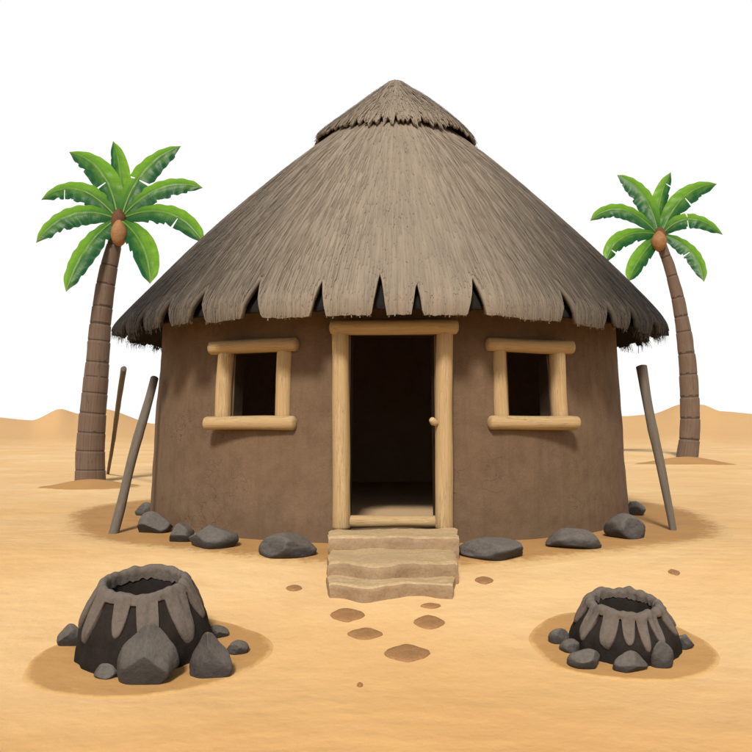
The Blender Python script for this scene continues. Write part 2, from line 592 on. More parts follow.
def shadow_pad(cx, cy, rx, ry, h, seed, name='shadow_sand_pad', hole=0.0, mat='shadow_sand_near'):
    """low pad of sand, darkened as painted ground shadow, that rises a little out of the ground sheet"""
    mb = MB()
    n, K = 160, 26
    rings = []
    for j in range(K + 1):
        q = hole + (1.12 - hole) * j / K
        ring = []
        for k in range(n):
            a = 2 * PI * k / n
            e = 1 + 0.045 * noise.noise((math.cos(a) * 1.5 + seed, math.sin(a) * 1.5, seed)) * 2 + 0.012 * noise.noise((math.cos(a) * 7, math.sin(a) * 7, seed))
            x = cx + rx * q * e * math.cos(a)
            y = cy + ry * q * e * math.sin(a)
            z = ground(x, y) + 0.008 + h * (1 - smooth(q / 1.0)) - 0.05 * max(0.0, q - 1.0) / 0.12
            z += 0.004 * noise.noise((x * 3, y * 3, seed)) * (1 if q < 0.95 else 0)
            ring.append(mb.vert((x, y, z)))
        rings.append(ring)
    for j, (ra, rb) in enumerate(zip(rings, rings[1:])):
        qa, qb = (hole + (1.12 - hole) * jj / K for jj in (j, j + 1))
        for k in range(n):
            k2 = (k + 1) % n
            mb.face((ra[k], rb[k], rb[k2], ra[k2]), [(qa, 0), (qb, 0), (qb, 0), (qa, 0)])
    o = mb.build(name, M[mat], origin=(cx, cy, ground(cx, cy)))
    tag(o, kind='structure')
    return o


shadow_pad(HUT.x, HUT.y, 4.08, 3.85, 0.035, 2.3, hole=0.6, mat='shadow_sand')

# ------------------------------------------------------------------ the hut
hut = empty('round_hut', HUT)
tag(hut, 'round brown mud hut with a conical grey thatched roof and open doorway', 'hut')


def wall_r(z):
    return 3.0 - 0.07 * z


def on_wall(th, z, off=0.0):
    r = wall_r(z) + off
    return Vector((HUT.x + r * math.sin(th), HUT.y - r * math.cos(th), z))


TD = 0.1385            # half door angle
TW, TWH = R(28.0), 0.0885   # window centre angle, half angle
DZ0, DZ1 = 0.19, 1.97
WZ0, WZ1 = 1.205, 1.83


def build_wall():
    mb = MB()
    fixed = [-TD, TD, -TW - TWH, -TW + TWH, TW - TWH, TW + TWH]
    th = sorted(fixed + [t for t in [R(-180 + 1.5 * i) for i in range(240)] if all(abs(t - f) > R(0.5) for f in fixed)])
    zf = [DZ0, DZ1, WZ0, WZ1]
    zs = sorted(zf + [z for z in [-0.2 + 0.06 * i for i in range(52)] if all(abs(z - f) > 0.02 for f in zf)])
    nt_, nz = len(th), len(zs)

    def opened(i, j):
        if not (0 <= j < nz - 1): return False
        a = th[i % nt_]; b_ = th[(i + 1) % nt_]
        if b_ < a: b_ += 2 * PI
        t = (a + b_) / 2
        z = (zs[j] + zs[j + 1]) / 2
        if abs(t) < TD and DZ0 < z < DZ1: return True
        if abs(abs(t) - TW) < TWH and WZ0 < z < WZ1: return True
        return False
    outer, inner = [], []
    for t in th:
        co, ci = [], []
        for z in zs:
            p = on_wall(t, z)
            e = 0.018 * noise.noise((p.x * 1.1, p.y * 1.1, z * 1.4)) + 0.008 * noise.noise((p.x * 5, p.y * 5, z * 5))
            e += 0.05 * smooth((0.12 - z) / 0.3)
            co.append(mb.vert(on_wall(t, z, e)))
            ci.append(mb.vert(on_wall(t, z, -0.13)))
        outer.append(co); inner.append(ci)
    for i in range(nt_):
        i2 = (i + 1) % nt_
        for j in range(nz - 1):
            if opened(i, j): continue
            mb.mat = 0
            mb.face((outer[i][j], outer[i2][j], outer[i2][j + 1], outer[i][j + 1]))
            mb.mat = 1
            mb.face((inner[i][j], inner[i][j + 1], inner[i2][j + 1], inner[i2][j]))
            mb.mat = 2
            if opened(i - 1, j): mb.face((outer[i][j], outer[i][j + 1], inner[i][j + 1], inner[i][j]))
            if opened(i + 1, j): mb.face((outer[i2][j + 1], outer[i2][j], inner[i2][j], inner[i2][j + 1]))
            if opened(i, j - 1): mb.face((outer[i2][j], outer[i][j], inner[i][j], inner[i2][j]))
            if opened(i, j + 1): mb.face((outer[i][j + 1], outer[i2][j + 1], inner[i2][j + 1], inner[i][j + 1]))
    mb.mat = 0
    for i in range(nt_):
        i2 = (i + 1) % nt_
        mb.face((outer[i][-1], outer[i2][-1], inner[i2][-1], inner[i][-1]))
    o = mb.build('wall', [M['mud'], M['inner_wall'], M['reveal']], hut)
    # keep the opening edges crisp-ish
    return o


build_wall()

mb = MB()
c = mb.vert((HUT.x, HUT.y, 0.195))
prev = None
ring0 = None
for j in range(1, 9):
    ring = []
    for k in range(72):
        a = 2 * PI * k / 72
        r = 2.84 * j / 8
        x, y = HUT.x + r * math.sin(a), HUT.y - r * math.cos(a)
        ring.append(mb.vert((x, y, 0.195 + 0.012 * noise.noise((x * 2, y * 2, 0)))))
    for k in range(72):
        k2 = (k + 1) % 72
        if prev: mb.face((prev[k], ring[k], ring[k2], prev[k2]))
        else: mb.face((c, ring[k], ring[k2]))
    prev = ring
mb.build('floor', M['floor'], hut)


# openings: lining ring + pole frame
def lining(t0, t1, z0, z1, name):
    mb = MB()
    g_ = 0.004
    th0, th1 = t0 + g_ / 3, t1 - g_ / 3
    za, zb = z0 + g_, z1 - g_
    N = 10
    loop = []
    for i in range(N + 1): loop.append((th0 + (th1 - th0) * i / N, za))
    for i in range(1, N + 1): loop.append((th1, za + (zb - za) * i / N))
    for i in range(1, N + 1): loop.append((th1 - (th1 - th0) * i / N, zb))
    for i in range(1, N): loop.append((th0, zb - (zb - za) * i / N))
    rows = []
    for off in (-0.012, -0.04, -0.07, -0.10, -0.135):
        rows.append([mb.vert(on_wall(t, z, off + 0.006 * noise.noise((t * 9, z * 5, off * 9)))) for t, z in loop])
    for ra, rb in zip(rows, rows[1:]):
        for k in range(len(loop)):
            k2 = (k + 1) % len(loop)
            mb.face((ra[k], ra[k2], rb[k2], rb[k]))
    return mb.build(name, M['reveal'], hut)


def tang(th):
    return Vector((math.cos(th), math.sin(th), 0))


def rad(th):
    return Vector((math.sin(th), -math.cos(th), 0))


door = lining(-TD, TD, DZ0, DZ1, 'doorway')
base_y = HUT.y - 2.97
for s in (-1, 1):
    xo = HUT.x + s * 0.492
    log_between((xo - s * 0.012, base_y - 0.015, 0.17), (xo, base_y + 0.03, 1.965), 0.087, 0.078, seed=3.0 + s, bend=0.006 * s).build('post', M['wood'], door)
log_between((HUT.x - 0.56, base_y - 0.005, 2.03), (HUT.x + 0.585, base_y - 0.005, 2.035), 0.068, 0.071, seed=9.2, bend=0.006).build('lintel', M['wood'], door)
log_between((HUT.x - 0.41, base_y + 0.01, 0.215), (HUT.x + 0.41, base_y + 0.01, 0.215), 0.056, 0.054, seed=12.1).build('threshold', M['wood'], door)
mb = MB()
tube(mb, [(HUT.x + 0.40, base_y - 0.05, 1.135), (HUT.x + 0.375, base_y - 0.075, 1.150), (HUT.x + 0.362, base_y - 0.085, 1.165)], [0.026, 0.034, 0.028], n=14, wob=0.08, cap_round=0.8)
mb.build('door_peg', M['knob'], door)

for s in (-1, 1):
    th = s * TW
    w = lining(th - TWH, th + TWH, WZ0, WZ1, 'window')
    T, N_ = tang(th * 0.72), rad(th)

    def wp(u, z, off):
        c_ = Vector((HUT.x, HUT.y, 0)) + N_ * (wall_r(z) + off)
        q = c_ + T * u
        return Vector((q.x, q.y, z))
    zt, zb = 1.895, 1.14
    for u in (-0.335, 0.335):
        log_between(wp(u, zb + 0.05, 0.0), wp(u * 0.99, zt - 0.05, 0.0), 0.083, 0.08, seed=20 + s * 3 + u * 7, bend=0.004).build('post', M['wood'], w)
    log_between(wp(-0.465, zt, 0.045), wp(0.465, zt + 0.005, 0.045), 0.067, 0.068, seed=31 + s, bend=0.005).build('lintel', M['wood'], w)
    log_between(wp(-0.475, zb, 0.055), wp(0.475, zb, 0.055), 0.068, 0.069, seed=41 + s * 2, bend=-0.004).build('sill', M['wood'], w)

# ---- roof
APEX = Vector((HUT.x + 0.09, HUT.y, 0))
PROF = [(0.02, 5.44), (0.45, 5.13), (0.9, 4.76), (1.5, 4.25), (2.0, 3.78), (2.5, 3.28), (2.9, 2.86), (3.2, 2.53), (3.38, 2.31), (3.425, 2.19), (3.415, 2.085)]
plen = [0.0]
for (a, b_), (c_, d_) in zip(PROF, PROF[1:]):
    plen.append(plen[-1] + math.hypot(c_ - a, d_ - b_))
PL = plen[-1]


def cr(p0, p1, p2, p3, t):
    return 0.5 * (2 * p1 + (p2 - p0) * t + (2 * p0 - 5 * p1 + 4 * p2 - p3) * t * t + (3 * p1 - p0 - 3 * p2 + p3) * t ** 3)


def prof(s):
    s = max(0.0, min(PL + 0.3, s))
    if s >= PL:
        return PROF[-1][0] - (s - PL) * 0.2, PROF[-1][1] - (s - PL)
    for i in range(len(PROF) - 1):
        if s <= plen[i + 1]:
            t = (s - plen[i]) / (plen[i + 1] - plen[i])
            q = [PROF[max(i - 1, 0)], PROF[i], PROF[i + 1], PROF[min(i + 2, len(PROF) - 1)]]
            return cr(q[0][0], q[1][0], q[2][0], q[3][0], t), cr(q[0][1], q[1][1], q[2][1], q[3][1], t)


def roof_pt(th, s, off=0.0):
    r, z = prof(s)
    r2, z2 = prof(s + 0.03)
    r1, z1 = prof(max(0, s - 0.03))
    dr, dz = r2 - r1, z2 - z1
    L = math.hypot(dr, dz) or 1
    r += off * (-dz / L)
    z += off * (dr / L)
    k = max(0.0, 1 - s / PL)
    cx = HUT.x + 0.09 * k
    # slight sag and lumpiness of the old thatch
    e = 0.05 * noise.noise((math.sin(th) * 1.6, math.cos(th) * 1.6, s * 0.5)) + 0.02 * noise.noise((math.sin(th) * 6, math.cos(th) * 6, s * 0.7 + 5))
    e *= min(1, s / 0.8)
    r += e * 0.7
    z += e * 0.5
    return Vector((cx + r * math.sin(th), HUT.y - r * math.cos(th), z))


def px_to_th(px, z=2.1, r=3.34):
    best = min((abs((HUT.x + r * math.sin(t)) / (HUT.y - r * math.cos(t)) * F + CX - px), t) for t in [R(-72 + 0.1 * i) for i in range(1441)])
    return best[1]


NOTCH = [(px_to_th(p), d, w) for p, d, w in ((132, .26, .035), (147, .32, .05), (171, .34, .055), (203, .37, .055), (255, .40, .052), (320, .37, .036), (379, .44, .033), (416, .33, .026), (474, .40, .045),
                                             (565, .46, .05), (606, .30, .05), (628, .33, .055), (648, .30, .05))]
a = R(76)
while a < R(284):
    NOTCH.append((a, rnd.uniform(.2, .42), rnd.uniform(.03, .06)))
    a += R(rnd.uniform(7, 15))


def angdiff(a, b):
    return (a - b + PI) % (2 * PI) - PI


LOBE = sorted(t if t <= PI else t - 2 * PI for t, _, _ in NOTCH)


def notch_depth(th):
    d = 0.0
    for t, dep, w in NOTCH:
        q = abs(angdiff(th, t)) / (w * (0.60 + 0.25 * smooth((abs(t) - 0.7) / 0.4)))
        if q < 1:
            d = max(d, dep * 1.2 * (1 - q ** 0.85))
    return d


def s_end(th):
    side = smooth((abs(angdiff(th, 0)) - R(40)) / R(25))
    j = 0.03 * noise.noise((th * 9, 0, 2)) + (0.012 + 0.10 * side) * noise.noise((th * 60, 0, 4)) + (0.006 + 0.014 * side) * noise.noise((th * 200, 0, 7))
    lift = 0.17 * smooth((abs(angdiff(th, 0)) - R(54)) / R(18)) + 0.015 * noise.noise((th * 4, 2, 0))
    return PL + j - lift - notch_depth(th) * 1.05


def thatch_shell(mb, n, rows, s0, send, thick, off=0.0, pt=roof_pt):
    outer, inner, ses = [], [], []
    for k in range(n):
        th = -PI + 2 * PI * k / n
        se = send(th)
        ses.append(se)
        co, ci = [], []
        for j in range(rows + 1):
            t = j / rows
            t = 1 - (1 - t) ** 1.7
            s = s0 + (se - s0) * t
            lump = 0.007 * noise.noise((th * 70, s * 0.9, 1.5)) + 0.006 * noise.noise((th * 180, s * 2, 6))
            lump *= min(1.0, s / 1.0)
            co.append((mb.vert(pt(th, s, off + lump)), s))
            tk = thick * min(1, 0.3 + s)
            ci.append((mb.vert(pt(th, s, off - tk)), s))
        outer.append(co); inner.append(ci)
    for k in range(n):
        k2 = (k + 1) % n
        th = -PI + 2 * PI * k / n
        th2 = th + 2 * PI / n
        for j in range(rows):
            a_, b_, c_, d_ = outer[k][j], outer[k2][j], outer[k2][j + 1], outer[k][j + 1]
            mb.face((a_[0], d_[0], c_[0], b_[0]), [(th * 3, a_[1]), (th * 3, d_[1]), (th2 * 3, c_[1]), (th2 * 3, b_[1])])
            a_, b_, c_, d_ = inner[k][j], inner[k2][j], inner[k2][j + 1], inner[k][j + 1]
            mb.mat = 1
            mb.face((a_[0], b_[0], c_[0], d_[0]), [(th * 3, a_[1]), (th2 * 3, b_[1]), (th2 * 3, c_[1]), (th * 3, d_[1])])
            mb.mat = 0
        a_, b_, c_, d_ = outer[k][-1], outer[k2][-1], inner[k2][-1], inner[k][-1]
        mb.face((a_[0], d_[0], c_[0], b_[0]), [(th * 3, a_[1]), (th * 3, d_[1] + .05), (th2 * 3, c_[1] + .05), (th2 * 3, b_[1])])


def blade(mb, th, s, L, w, lift0, lift1, skew, pt=roof_pt):
    """one straw lying on the roof"""
    pts = []
    for i in range(4):
        t = i / 3
        ss = s + L * t
        r, _ = prof(ss)
        tt = th + skew * t / max(r, 0.3)
        pts.append((pt(tt, ss, lift0 + (lift1 - lift0) * t), pt(tt + w / max(r, 0.25), ss, lift0 + (lift1 - lift0) * t), tt, ss))
    ids = []
    for i, (p, q, tt, ss) in enumerate(pts):
        ids.append((mb.vert(p), mb.vert(q)))
    for i in range(3):
        u0, v0 = pts[i][2] * 3, pts[i][3]
        u1, v1 = pts[i + 1][2] * 3, pts[i + 1][3]
        mb.face((ids[i][0], ids[i + 1][0], ids[i + 1][1], ids[i][1]), [(u0, v0), (u1, v1), (u1 + .01, v1), (u0 + .01, v0)])


mb = MB()
thatch_shell(mb, 1100, 56, 0.02, s_end, 0.06)
for i in range(24000):
    s = PL * math.sqrt(rnd.random()) * 0.99
    th = rnd.uniform(-PI, PI)
    if math.cos(th) < -0.2 and rnd.random() < 0.6: continue
    L = rnd.uniform(0.12, 0.45)
    se = min(s_end(th), s_end(th + 0.006), s_end(th - 0.006))
    if s + L > se: s = se - L + rnd.uniform(-0.03, 0.0)
    if s < 0.2: continue
    blade(mb, th, s, L, rnd.uniform(0.003, 0.008), 0.001, rnd.uniform(0.004, 0.011), rnd.gauss(0, 0.008))
# frayed ends along the eave, raggeder at the sides
for i in range(5200):
    th = rnd.uniform(-PI, PI)
    side = smooth((abs(angdiff(th, 0)) - R(35)) / R(25))
    if rnd.random() > 0.2 + 0.8 * side: continue
    if notch_depth(th) > 0.005: continue
    L = rnd.uniform(0.15, 0.3)
    ext = rnd.uniform(0.0, 0.02 + 0.09 * side)
    blade(mb, th, s_end(th) - L + ext, L, rnd.uniform(0.005, 0.012), rnd.uniform(-0.06, 0.0), rnd.uniform(-0.06, 0.015), rnd.gauss(0, 0.02 + 0.03 * side))
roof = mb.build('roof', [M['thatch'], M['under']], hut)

mb = MB()
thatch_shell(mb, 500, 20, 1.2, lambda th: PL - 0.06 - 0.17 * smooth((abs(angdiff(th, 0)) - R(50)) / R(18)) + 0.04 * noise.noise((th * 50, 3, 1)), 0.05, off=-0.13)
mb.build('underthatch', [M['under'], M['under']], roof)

CPROF = [(0.0, 5.60), (0.05, 5.59), (0.11, 5.55), (0.2, 5.47), (0.34, 5.36), (0.62, 5.12), (0.82, 4.945), (0.95, 4.825), (0.99, 4.785)]
clen = [0.0]
for (a, b_), (c_, d_) in zip(CPROF, CPROF[1:]):
    clen.append(clen[-1] + math.hypot(c_ - a, d_ - b_))
CL = clen[-1]


def cap_pt(th, s, off=0.0):
    s = max(0, s)
    if s >= CL:
        r, z = CPROF[-1][0] + (s - CL) * 0.55, CPROF[-1][1] - (s - CL) * 0.8
        nr, nz_ = 0.75, 0.65
    else:
        for i in range(len(CPROF) - 1):
            if s <= clen[i + 1]:
                t = (s - clen[i]) / (clen[i + 1] - clen[i])
                r = CPROF[i][0] + (CPROF[i + 1][0] - CPROF[i][0]) * t
                z = CPROF[i][1] + (CPROF[i + 1][1] - CPROF[i][1]) * t
                break
        nr, nz_ = 0.65, 0.76
    e = 0.03 * noise.noise((math.sin(th) * 2, math.cos(th) * 2, s)) * min(1, s)
    r += nr * (off + e)
    z += nz_ * (off + e)
    return Vector((HUT.x + 0.10 + r * math.sin(th), HUT.y - r * math.cos(th), z))


def cap_end(th):
    front = max(0.0, math.cos(th))
    saw = abs(((th * 11 + 1.2 * noise.noise((th * 3, 0, 0))) % 1.0) - 0.5) * 2
    return CL + 0.02 + 0.10 * front + (0.06 + 0.06 * front) * noise.noise((th * 9, 1, 1)) + (0.08 + 0.12 * front) * noise.noise((th * 24, 1, 3)) + 0.06 * noise.noise((th * 70, 1, 3))


mb = MB()
thatch_shell(mb, 420, 22, 0.0, cap_end, 0.035, off=0.03, pt=cap_pt)
for i in range(3600):
    th = rnd.uniform(-PI, PI)
    L = rnd.uniform(0.15, 0.4)
    s = CL * math.sqrt(rnd.random())
    se = cap_end(th)
    if s + L > se or rnd.random() < 0.15: s = se - L + rnd.uniform(-0.03, 0.03)
    if s < 0.06: continue
    w = rnd.uniform(0.004, 0.010)
    p = []
    for k in range(4):
        t = k / 3
        ss = s + L * t
        rr = max(0.12, ss * 0.77)
        tt = th + rnd.gauss(0, 0.002)
        of = 0.034 + t * rnd.uniform(0.004, 0.018)
        p.append((mb.vert(cap_pt(tt, ss, of)), mb.vert(cap_pt(tt + w / rr, ss, of)), tt, ss))
    for k in range(3):
        mb.face((p[k][0], p[k + 1][0], p[k + 1][1], p[k][1]), [(p[k][2] * 3, p[k][3]), (p[k + 1][2] * 3, p[k + 1][3]), (p[k + 1][2] * 3 + .01, p[k + 1][3]), (p[k][2] * 3 + .01, p[k][3])])
mb.build('roof_cap', [M['cap'], M['under']], roof)

# ------------------------------------------------------------------ stone steps
def slab(mb, x0a, x1a, x0b, x1b, yb, yf, z0, z1, seed, wave):
    """rough block: back edge yb (x0a..x1a), front edge yf (x0b..x1b); top face z1, bottom z0"""
    NX, NY, NZ = 46, 16, 8
    def pt(u, v, w):
        v2 = v
        front = wave(u) * v
        x = (x0a + (x1a - x0a) * u) * (1 - v2) + (x0b + (x1b - x0b) * u) * v2
        y = yb + (yf - yb) * v2 - front
        z = z0 + (z1 - z0) * w
        p = Vector((x, y, z))
        d = 0.018 * noise.noise((x * 3 + seed, y * 3, z * 4)) + 0.010 * noise.noise((x * 11 + seed, y * 11, z * 14))
        ux, uy, uz = (u - .5) * 2, (v - .5) * 2, (w - .5) * 2
        p += Vector((ux * abs(ux), -uy * abs(uy), uz * abs(uz))) * d
        # worn arrises
        b = 0.016
        ex = max(0, abs(u - .5) * 2 - 1 + b / 0.5) ; ey = max(0, v - 1 + b * 2) ; ez = max(0, w - 1 + b / max(.03, (z1 - z0)))
        if w > 0.98 and v > 0.98: p.z -= 0.014; p.y += 0.008
        if w > 0.98 and abs(u - .5) > .489: p.z -= 0.012
        return p
    # top, front, left, right
    def grid(fn, na, nb, mat, flip=False):
        mb.mat = mat
        idx = [[mb.vert(fn(i / na, j / nb)) for j in range(nb + 1)] for i in range(na + 1)]
        for i in range(na):
            for j in range(nb):
                q = (idx[i][j], idx[i + 1][j], idx[i + 1][j + 1], idx[i][j + 1])
                mb.face(q if not flip else tuple(reversed(q)))
    grid(lambda a, b_: pt(a, b_, 1), NX, NY, 0, True)
    grid(lambda a, b_: pt(a, 1, b_), NX, NZ, 1)
    grid(lambda a, b_: pt(0, a, b_), NY, NZ, 1)
    grid(lambda a, b_: pt(1, a, b_), NY, NZ, 1, True)
    grid(lambda a, b_: pt(a, 0, b_), NX, NZ, 1, True)
    mb.mat = 0


steps = empty('stone_steps', (HUT.x, 6.6, -0.1))
tag(steps, 'three rough pale sandstone steps leading up to the hut doorway', 'steps')
zz = lambda py, d: CH - (py - HY) * d / F
mb = MB()
slab(mb, -0.43, 0.74, -0.41, 0.71, 7.42, 6.86, -0.06, 0.165, 1.0, lambda u: 0.01 * math.sin(u * 9))
mb.build('step', [M['step'], M['riser']], steps)
mb = MB()
slab(mb, -0.395, 0.67, -0.375, 0.64, 6.90, 6.22, -0.15, 0.055, 5.0, lambda u: 0.13 * math.exp(-((u - 0.42) / 0.22) ** 2) - 0.02 * math.sin(u * 14))
mb.build('step', [M['step'], M['riser']], steps)
mb = MB()
slab(mb, -0.375, 0.62, -0.345, 0.56, 6.28, 5.97, -0.26, -0.06, 9.0, lambda u: 0.12 * math.exp(-((u - 0.25) / 0.16) ** 2) - 0.03 * math.sin(u * 11))
mb.build('step', [M['step'], M['riser']], steps)

# ------------------------------------------------------------------ boulders
def ico(sub):
    import bmesh
    bm = bmesh.new()
    bmesh.ops.create_icosphere(bm, subdivisions=sub, radius=1)
    vs = [v.co.copy() for v in bm.verts]
    bm.verts.index_update()
    fs = [tuple(v.index for v in f.verts) for f in bm.faces]
    bm.free()
    return vs, fs


ICO = ico(5)


def rock_mesh(size, seed, facets=9, pointy=0.0, rough=1.0, tilt=0.0, extra=()):
    rr = random.Random(seed)
    planes = [(Vector(e[:3]).normalized(), e[3]) for e in extra]
    for i in range(facets):
        n = Vector((rr.gauss(0, 1), rr.gauss(0, 1), rr.gauss(0.3, .8))).normalized()
        planes.append((n, rr.uniform(0.62, 0.84)))
    out = []
    for v in ICO[0]:
        p = v.copy()
        p *= 1 + 0.13 * noise.noise(p * 1.1 + Vector((seed, 0, 0)))
        for n, d in planes:
            k = p.dot(n) - d
            if k > -0.08:
                # soft clip
                kk = k + 0.08
                p -= n * 0.9 * (kk - 0.08 if kk > 0.16 else kk * kk / 0.32)
        p *= 1 + 0.03 * rough * noise.noise(p * 2.6 + Vector((0, seed, 0))) + 0.012 * rough * noise.noise(p * 8 + Vector((seed, seed, 0)))
        if pointy:
            k = smooth((p.z + 0.2) / 1.2)
            p.x *= 1 - pointy * k
            p.y *= 1 - pointy * k
        out.append(p)
    mx = [max(abs(p[i]) for p in out) for i in range(3)]
    lo = [min(p[i] for p in out) for i in range(3)]
    hi = [max(p[i] for p in out) for i in range(3)]
    res = []
    for p in out:
        q = Vector(((p.x - (lo[0] + hi[0]) / 2) / (hi[0] - lo[0]) * size[0], (p.y - (lo[1] + hi[1]) / 2) / (hi[1] - lo[1]) * size[1],
                    (p.z - lo[2]) / (hi[2] - lo[2]) * size[2]))
        if tilt:
            c_, s_ = math.cos(tilt), math.sin(tilt)
            q = Vector((q.x * c_ - q.z * s_, q.y, q.x * s_ + q.z * c_))
        res.append(q)
    return res


def boulder(x0, x1, ytop, ybot, seed, label, group, depth=1.0, name='boulder', pointy=0.0, facets=6, push=0.0, tilt=0.0, extra=()):
    g0 = gp((x0 + x1) / 2, ybot)
    W = (x1 - x0) * g0.y / F
    D = W * depth
    cy = g0.y + D * 0.40 + push
    sc = cy / g0.y
    W *= sc
    x = ((x0 + x1) / 2 - CX) * cy / F
    gz = ground(x, cy)
    top = CH - (ytop - HY) * (cy + 0.0) / F
    Hh = max(0.06, top - gz)
    sink = 0.22
    H = Hh / (1 - sink)
    mb = MB()
    for q in rock_mesh((W, D, H), seed, facets=facets, pointy=pointy, tilt=tilt, extra=extra):
        mb.vert((x + q.x, cy + q.y, gz - H * sink + q.z))
    for f in ICO[1]: mb.face(f)
    o = mb.build(name, M['rock'], origin=(x, cy, gz))
    tag(o, label, 'rock', group)
    return o


gr = 'dark boulders around the foot of the hut wall'
boulder(135, 153, 502, 521, 11, 'small dark boulder half hidden behind others at the far left foot of the wall', gr, push=0.45)
boulder(140, 173, 511, 537, 12, 'rounded dark boulder at the left corner of the hut beside the leaning pole', gr, push=0.2)
boulder(170, 194, 523, 545, 13, 'smallest dark boulder wedged between two larger ones left of the window', gr, push=0.12)
boulder(187, 239, 525, 553, 14, 'broad peaked dark boulder at the wall below the left window', gr, depth=0.8, push=0.12, pointy=0.25)
boulder(258, 317, 533, 562, 15, 'flat-topped dark boulder at the wall just left of the steps', gr, depth=0.85, push=0.05)
boulder(459, 523, 538, 564, 16, 'wide low dark boulder at the wall just right of the steps', gr, depth=0.8, push=0.05)
boulder(545, 599, 528, 554, 17, 'domed dark boulder at the wall below the right window', gr, depth=0.85, push=0.15)
boulder(605, 646, 514, 543, 18, 'blocky dark boulder at the right corner of the hut wall', gr, push=0.2)
boulder(627, 646, 501, 521, 19, 'small dark boulder half hidden behind the blocky one at far right of the wall', gr, push=0.45)

# ------------------------------------------------------------------ fire pits
def fire_pit(cx, cy, rb, rt, H, seed, label, drips, tilt, stretch=1.0):
    gz = ground(cx, cy)
    root = empty('fire_pit', (cx, cy, gz))
    tag(root, label, 'fire pit', 'charred clay fire pits in the sand')
    n = 144

    def warp(r, a, z):
        k = z / H
        zz_ = z - tilt * (-math.sin(a)) * r * smooth(k * 1.1)
        return Vector((cx + r * math.cos(a), cy + r * math.sin(a), gz + zz_))

    def rprof(k):
        # concave flare: wide at the foot, steeper to the rim
        tb = [(0, 1.0), (.25, .985), (.5, .91), (.75, .785), (.9, .69), (1.0, None)]
        tb = [(a_, rt if v_ is None else rb * v_) for a_, v_ in tb]
        for i_ in range(len(tb) - 1):
            if k <= tb[i_ + 1][0]:
                q_ = [tb[max(i_ - 1, 0)], tb[i_], tb[i_ + 1], tb[min(i_ + 2, len(tb) - 1)]]
                return cr(q_[0][1], q_[1][1], q_[2][1], q_[3][1], (k - tb[i_][0]) / (tb[i_ + 1][0] - tb[i_][0]))
        return rt
    # body
    mb = MB()
    rings = []
    rows = [('o', i / 22) for i in range(-3, 23)] + [('i', 1 - i / 12) for i in range(1, 12)]
    for kind, k in rows:
        ring = []
        for j in range(n):
            a = 2 * PI * j / n
            if kind == 'o':
                r = rprof(max(0, k)) * (1 + 0.05 * noise.noise((math.cos(a) * 2 + seed, math.sin(a) * 2, k * 2))
                                        + 0.035 * noise.noise((math.cos(a) * 6 + seed, math.sin(a) * 6, k * 3)))
                rim = 0.016 * noise.noise((a * 2.2, seed, 0)) * smooth((k - 0.7) / 0.3)
                ring.append(mb.vert(warp(r, a, k * H + rim)))
            else:
                r = (rt - 0.036) * (0.62 + 0.45 * k) * (1 + 0.05 * noise.noise((math.cos(a) * 3, math.sin(a) * 3, k * 3 + seed)))
                ring.append(mb.vert(warp(r, a, (k * 0.96) * H + 0.0)))
        rings.append(ring)
    for ra, rb_ in zip(rings, rings[1:]):
        for j in range(n):
            j2 = (j + 1) % n
            mb.face((ra[j], ra[j2], rb_[j2], rb_[j]))
    mb.face(rings[-1])
    body = mb.build('body', M['char'], root)
    # ash crust hanging over the rim in drips
    mb = MB()
    def drip(a):
        d = 0.085 + 0.025 * noise.noise((a * 2, seed, 3))
        for da, dep, w in drips:
            q = abs(angdiff(a, da)) / w
            if q < 1:
                d = max(d, 0.09 + (dep - 0.09) * (1 - q ** 1.9) ** 0.7)
        return d
    n2 = 360
    rows2 = 18
    cols = []
    for j in range(n2):
        a = 2 * PI * j / n2
        dd = drip(a)
        cl = []
        lipn = 0.02 * noise.noise((a * 2.2, seed, 0)) + 0.012 * noise.noise((a * 5, seed, 1))
        for i in range(5):      # inside lip
            t = i / 5
            cl.append(mb.vert(warp(rt - 0.040 + 0.010 * noise.noise((a * 5, seed, 8)), a, H * (0.86 + 0.14 * t) + 0.004 + lipn * t + 0.02 * noise.noise((a * 7, 1, seed)) * (1 - t))))
        for i in range(5):      # rounded lip
            b_ = PI - PI * i / 4 * 0.85
            cl.append(mb.vert(warp(rt - 0.012 + 0.026 * math.cos(b_), a, H + 0.002 + lipn + 0.020 * math.sin(b_))))
        for i in range(1, rows2 + 1):
            t = i / rows2
            k = 1 - dd * t
            th_ = 0.026 * math.sqrt(max(0.0, 1 - t ** 5)) - 0.004
            r = rprof(k) * (1 + 0.05 * noise.noise((math.cos(a) * 2 + seed, math.sin(a) * 2, k * 2))) + th_
            r += 0.010 * noise.noise((a * 9, k * 3, seed))
            cl.append(mb.vert(warp(r, a, k * H + lipn * (1 - t))))
        k = 1 - dd
        cl.append(mb.vert(warp(rprof(k) - 0.03, a, k * H - 0.004)))
        cols.append(cl)
    for j in range(n2):
        j2 = (j + 1) % n2
        for i in range(len(cols[0]) - 1):
            mb.face((cols[j][i], cols[j][i + 1], cols[j2][i + 1], cols[j2][i]))
    mb.build('rim', M['crust'], root)
    return root


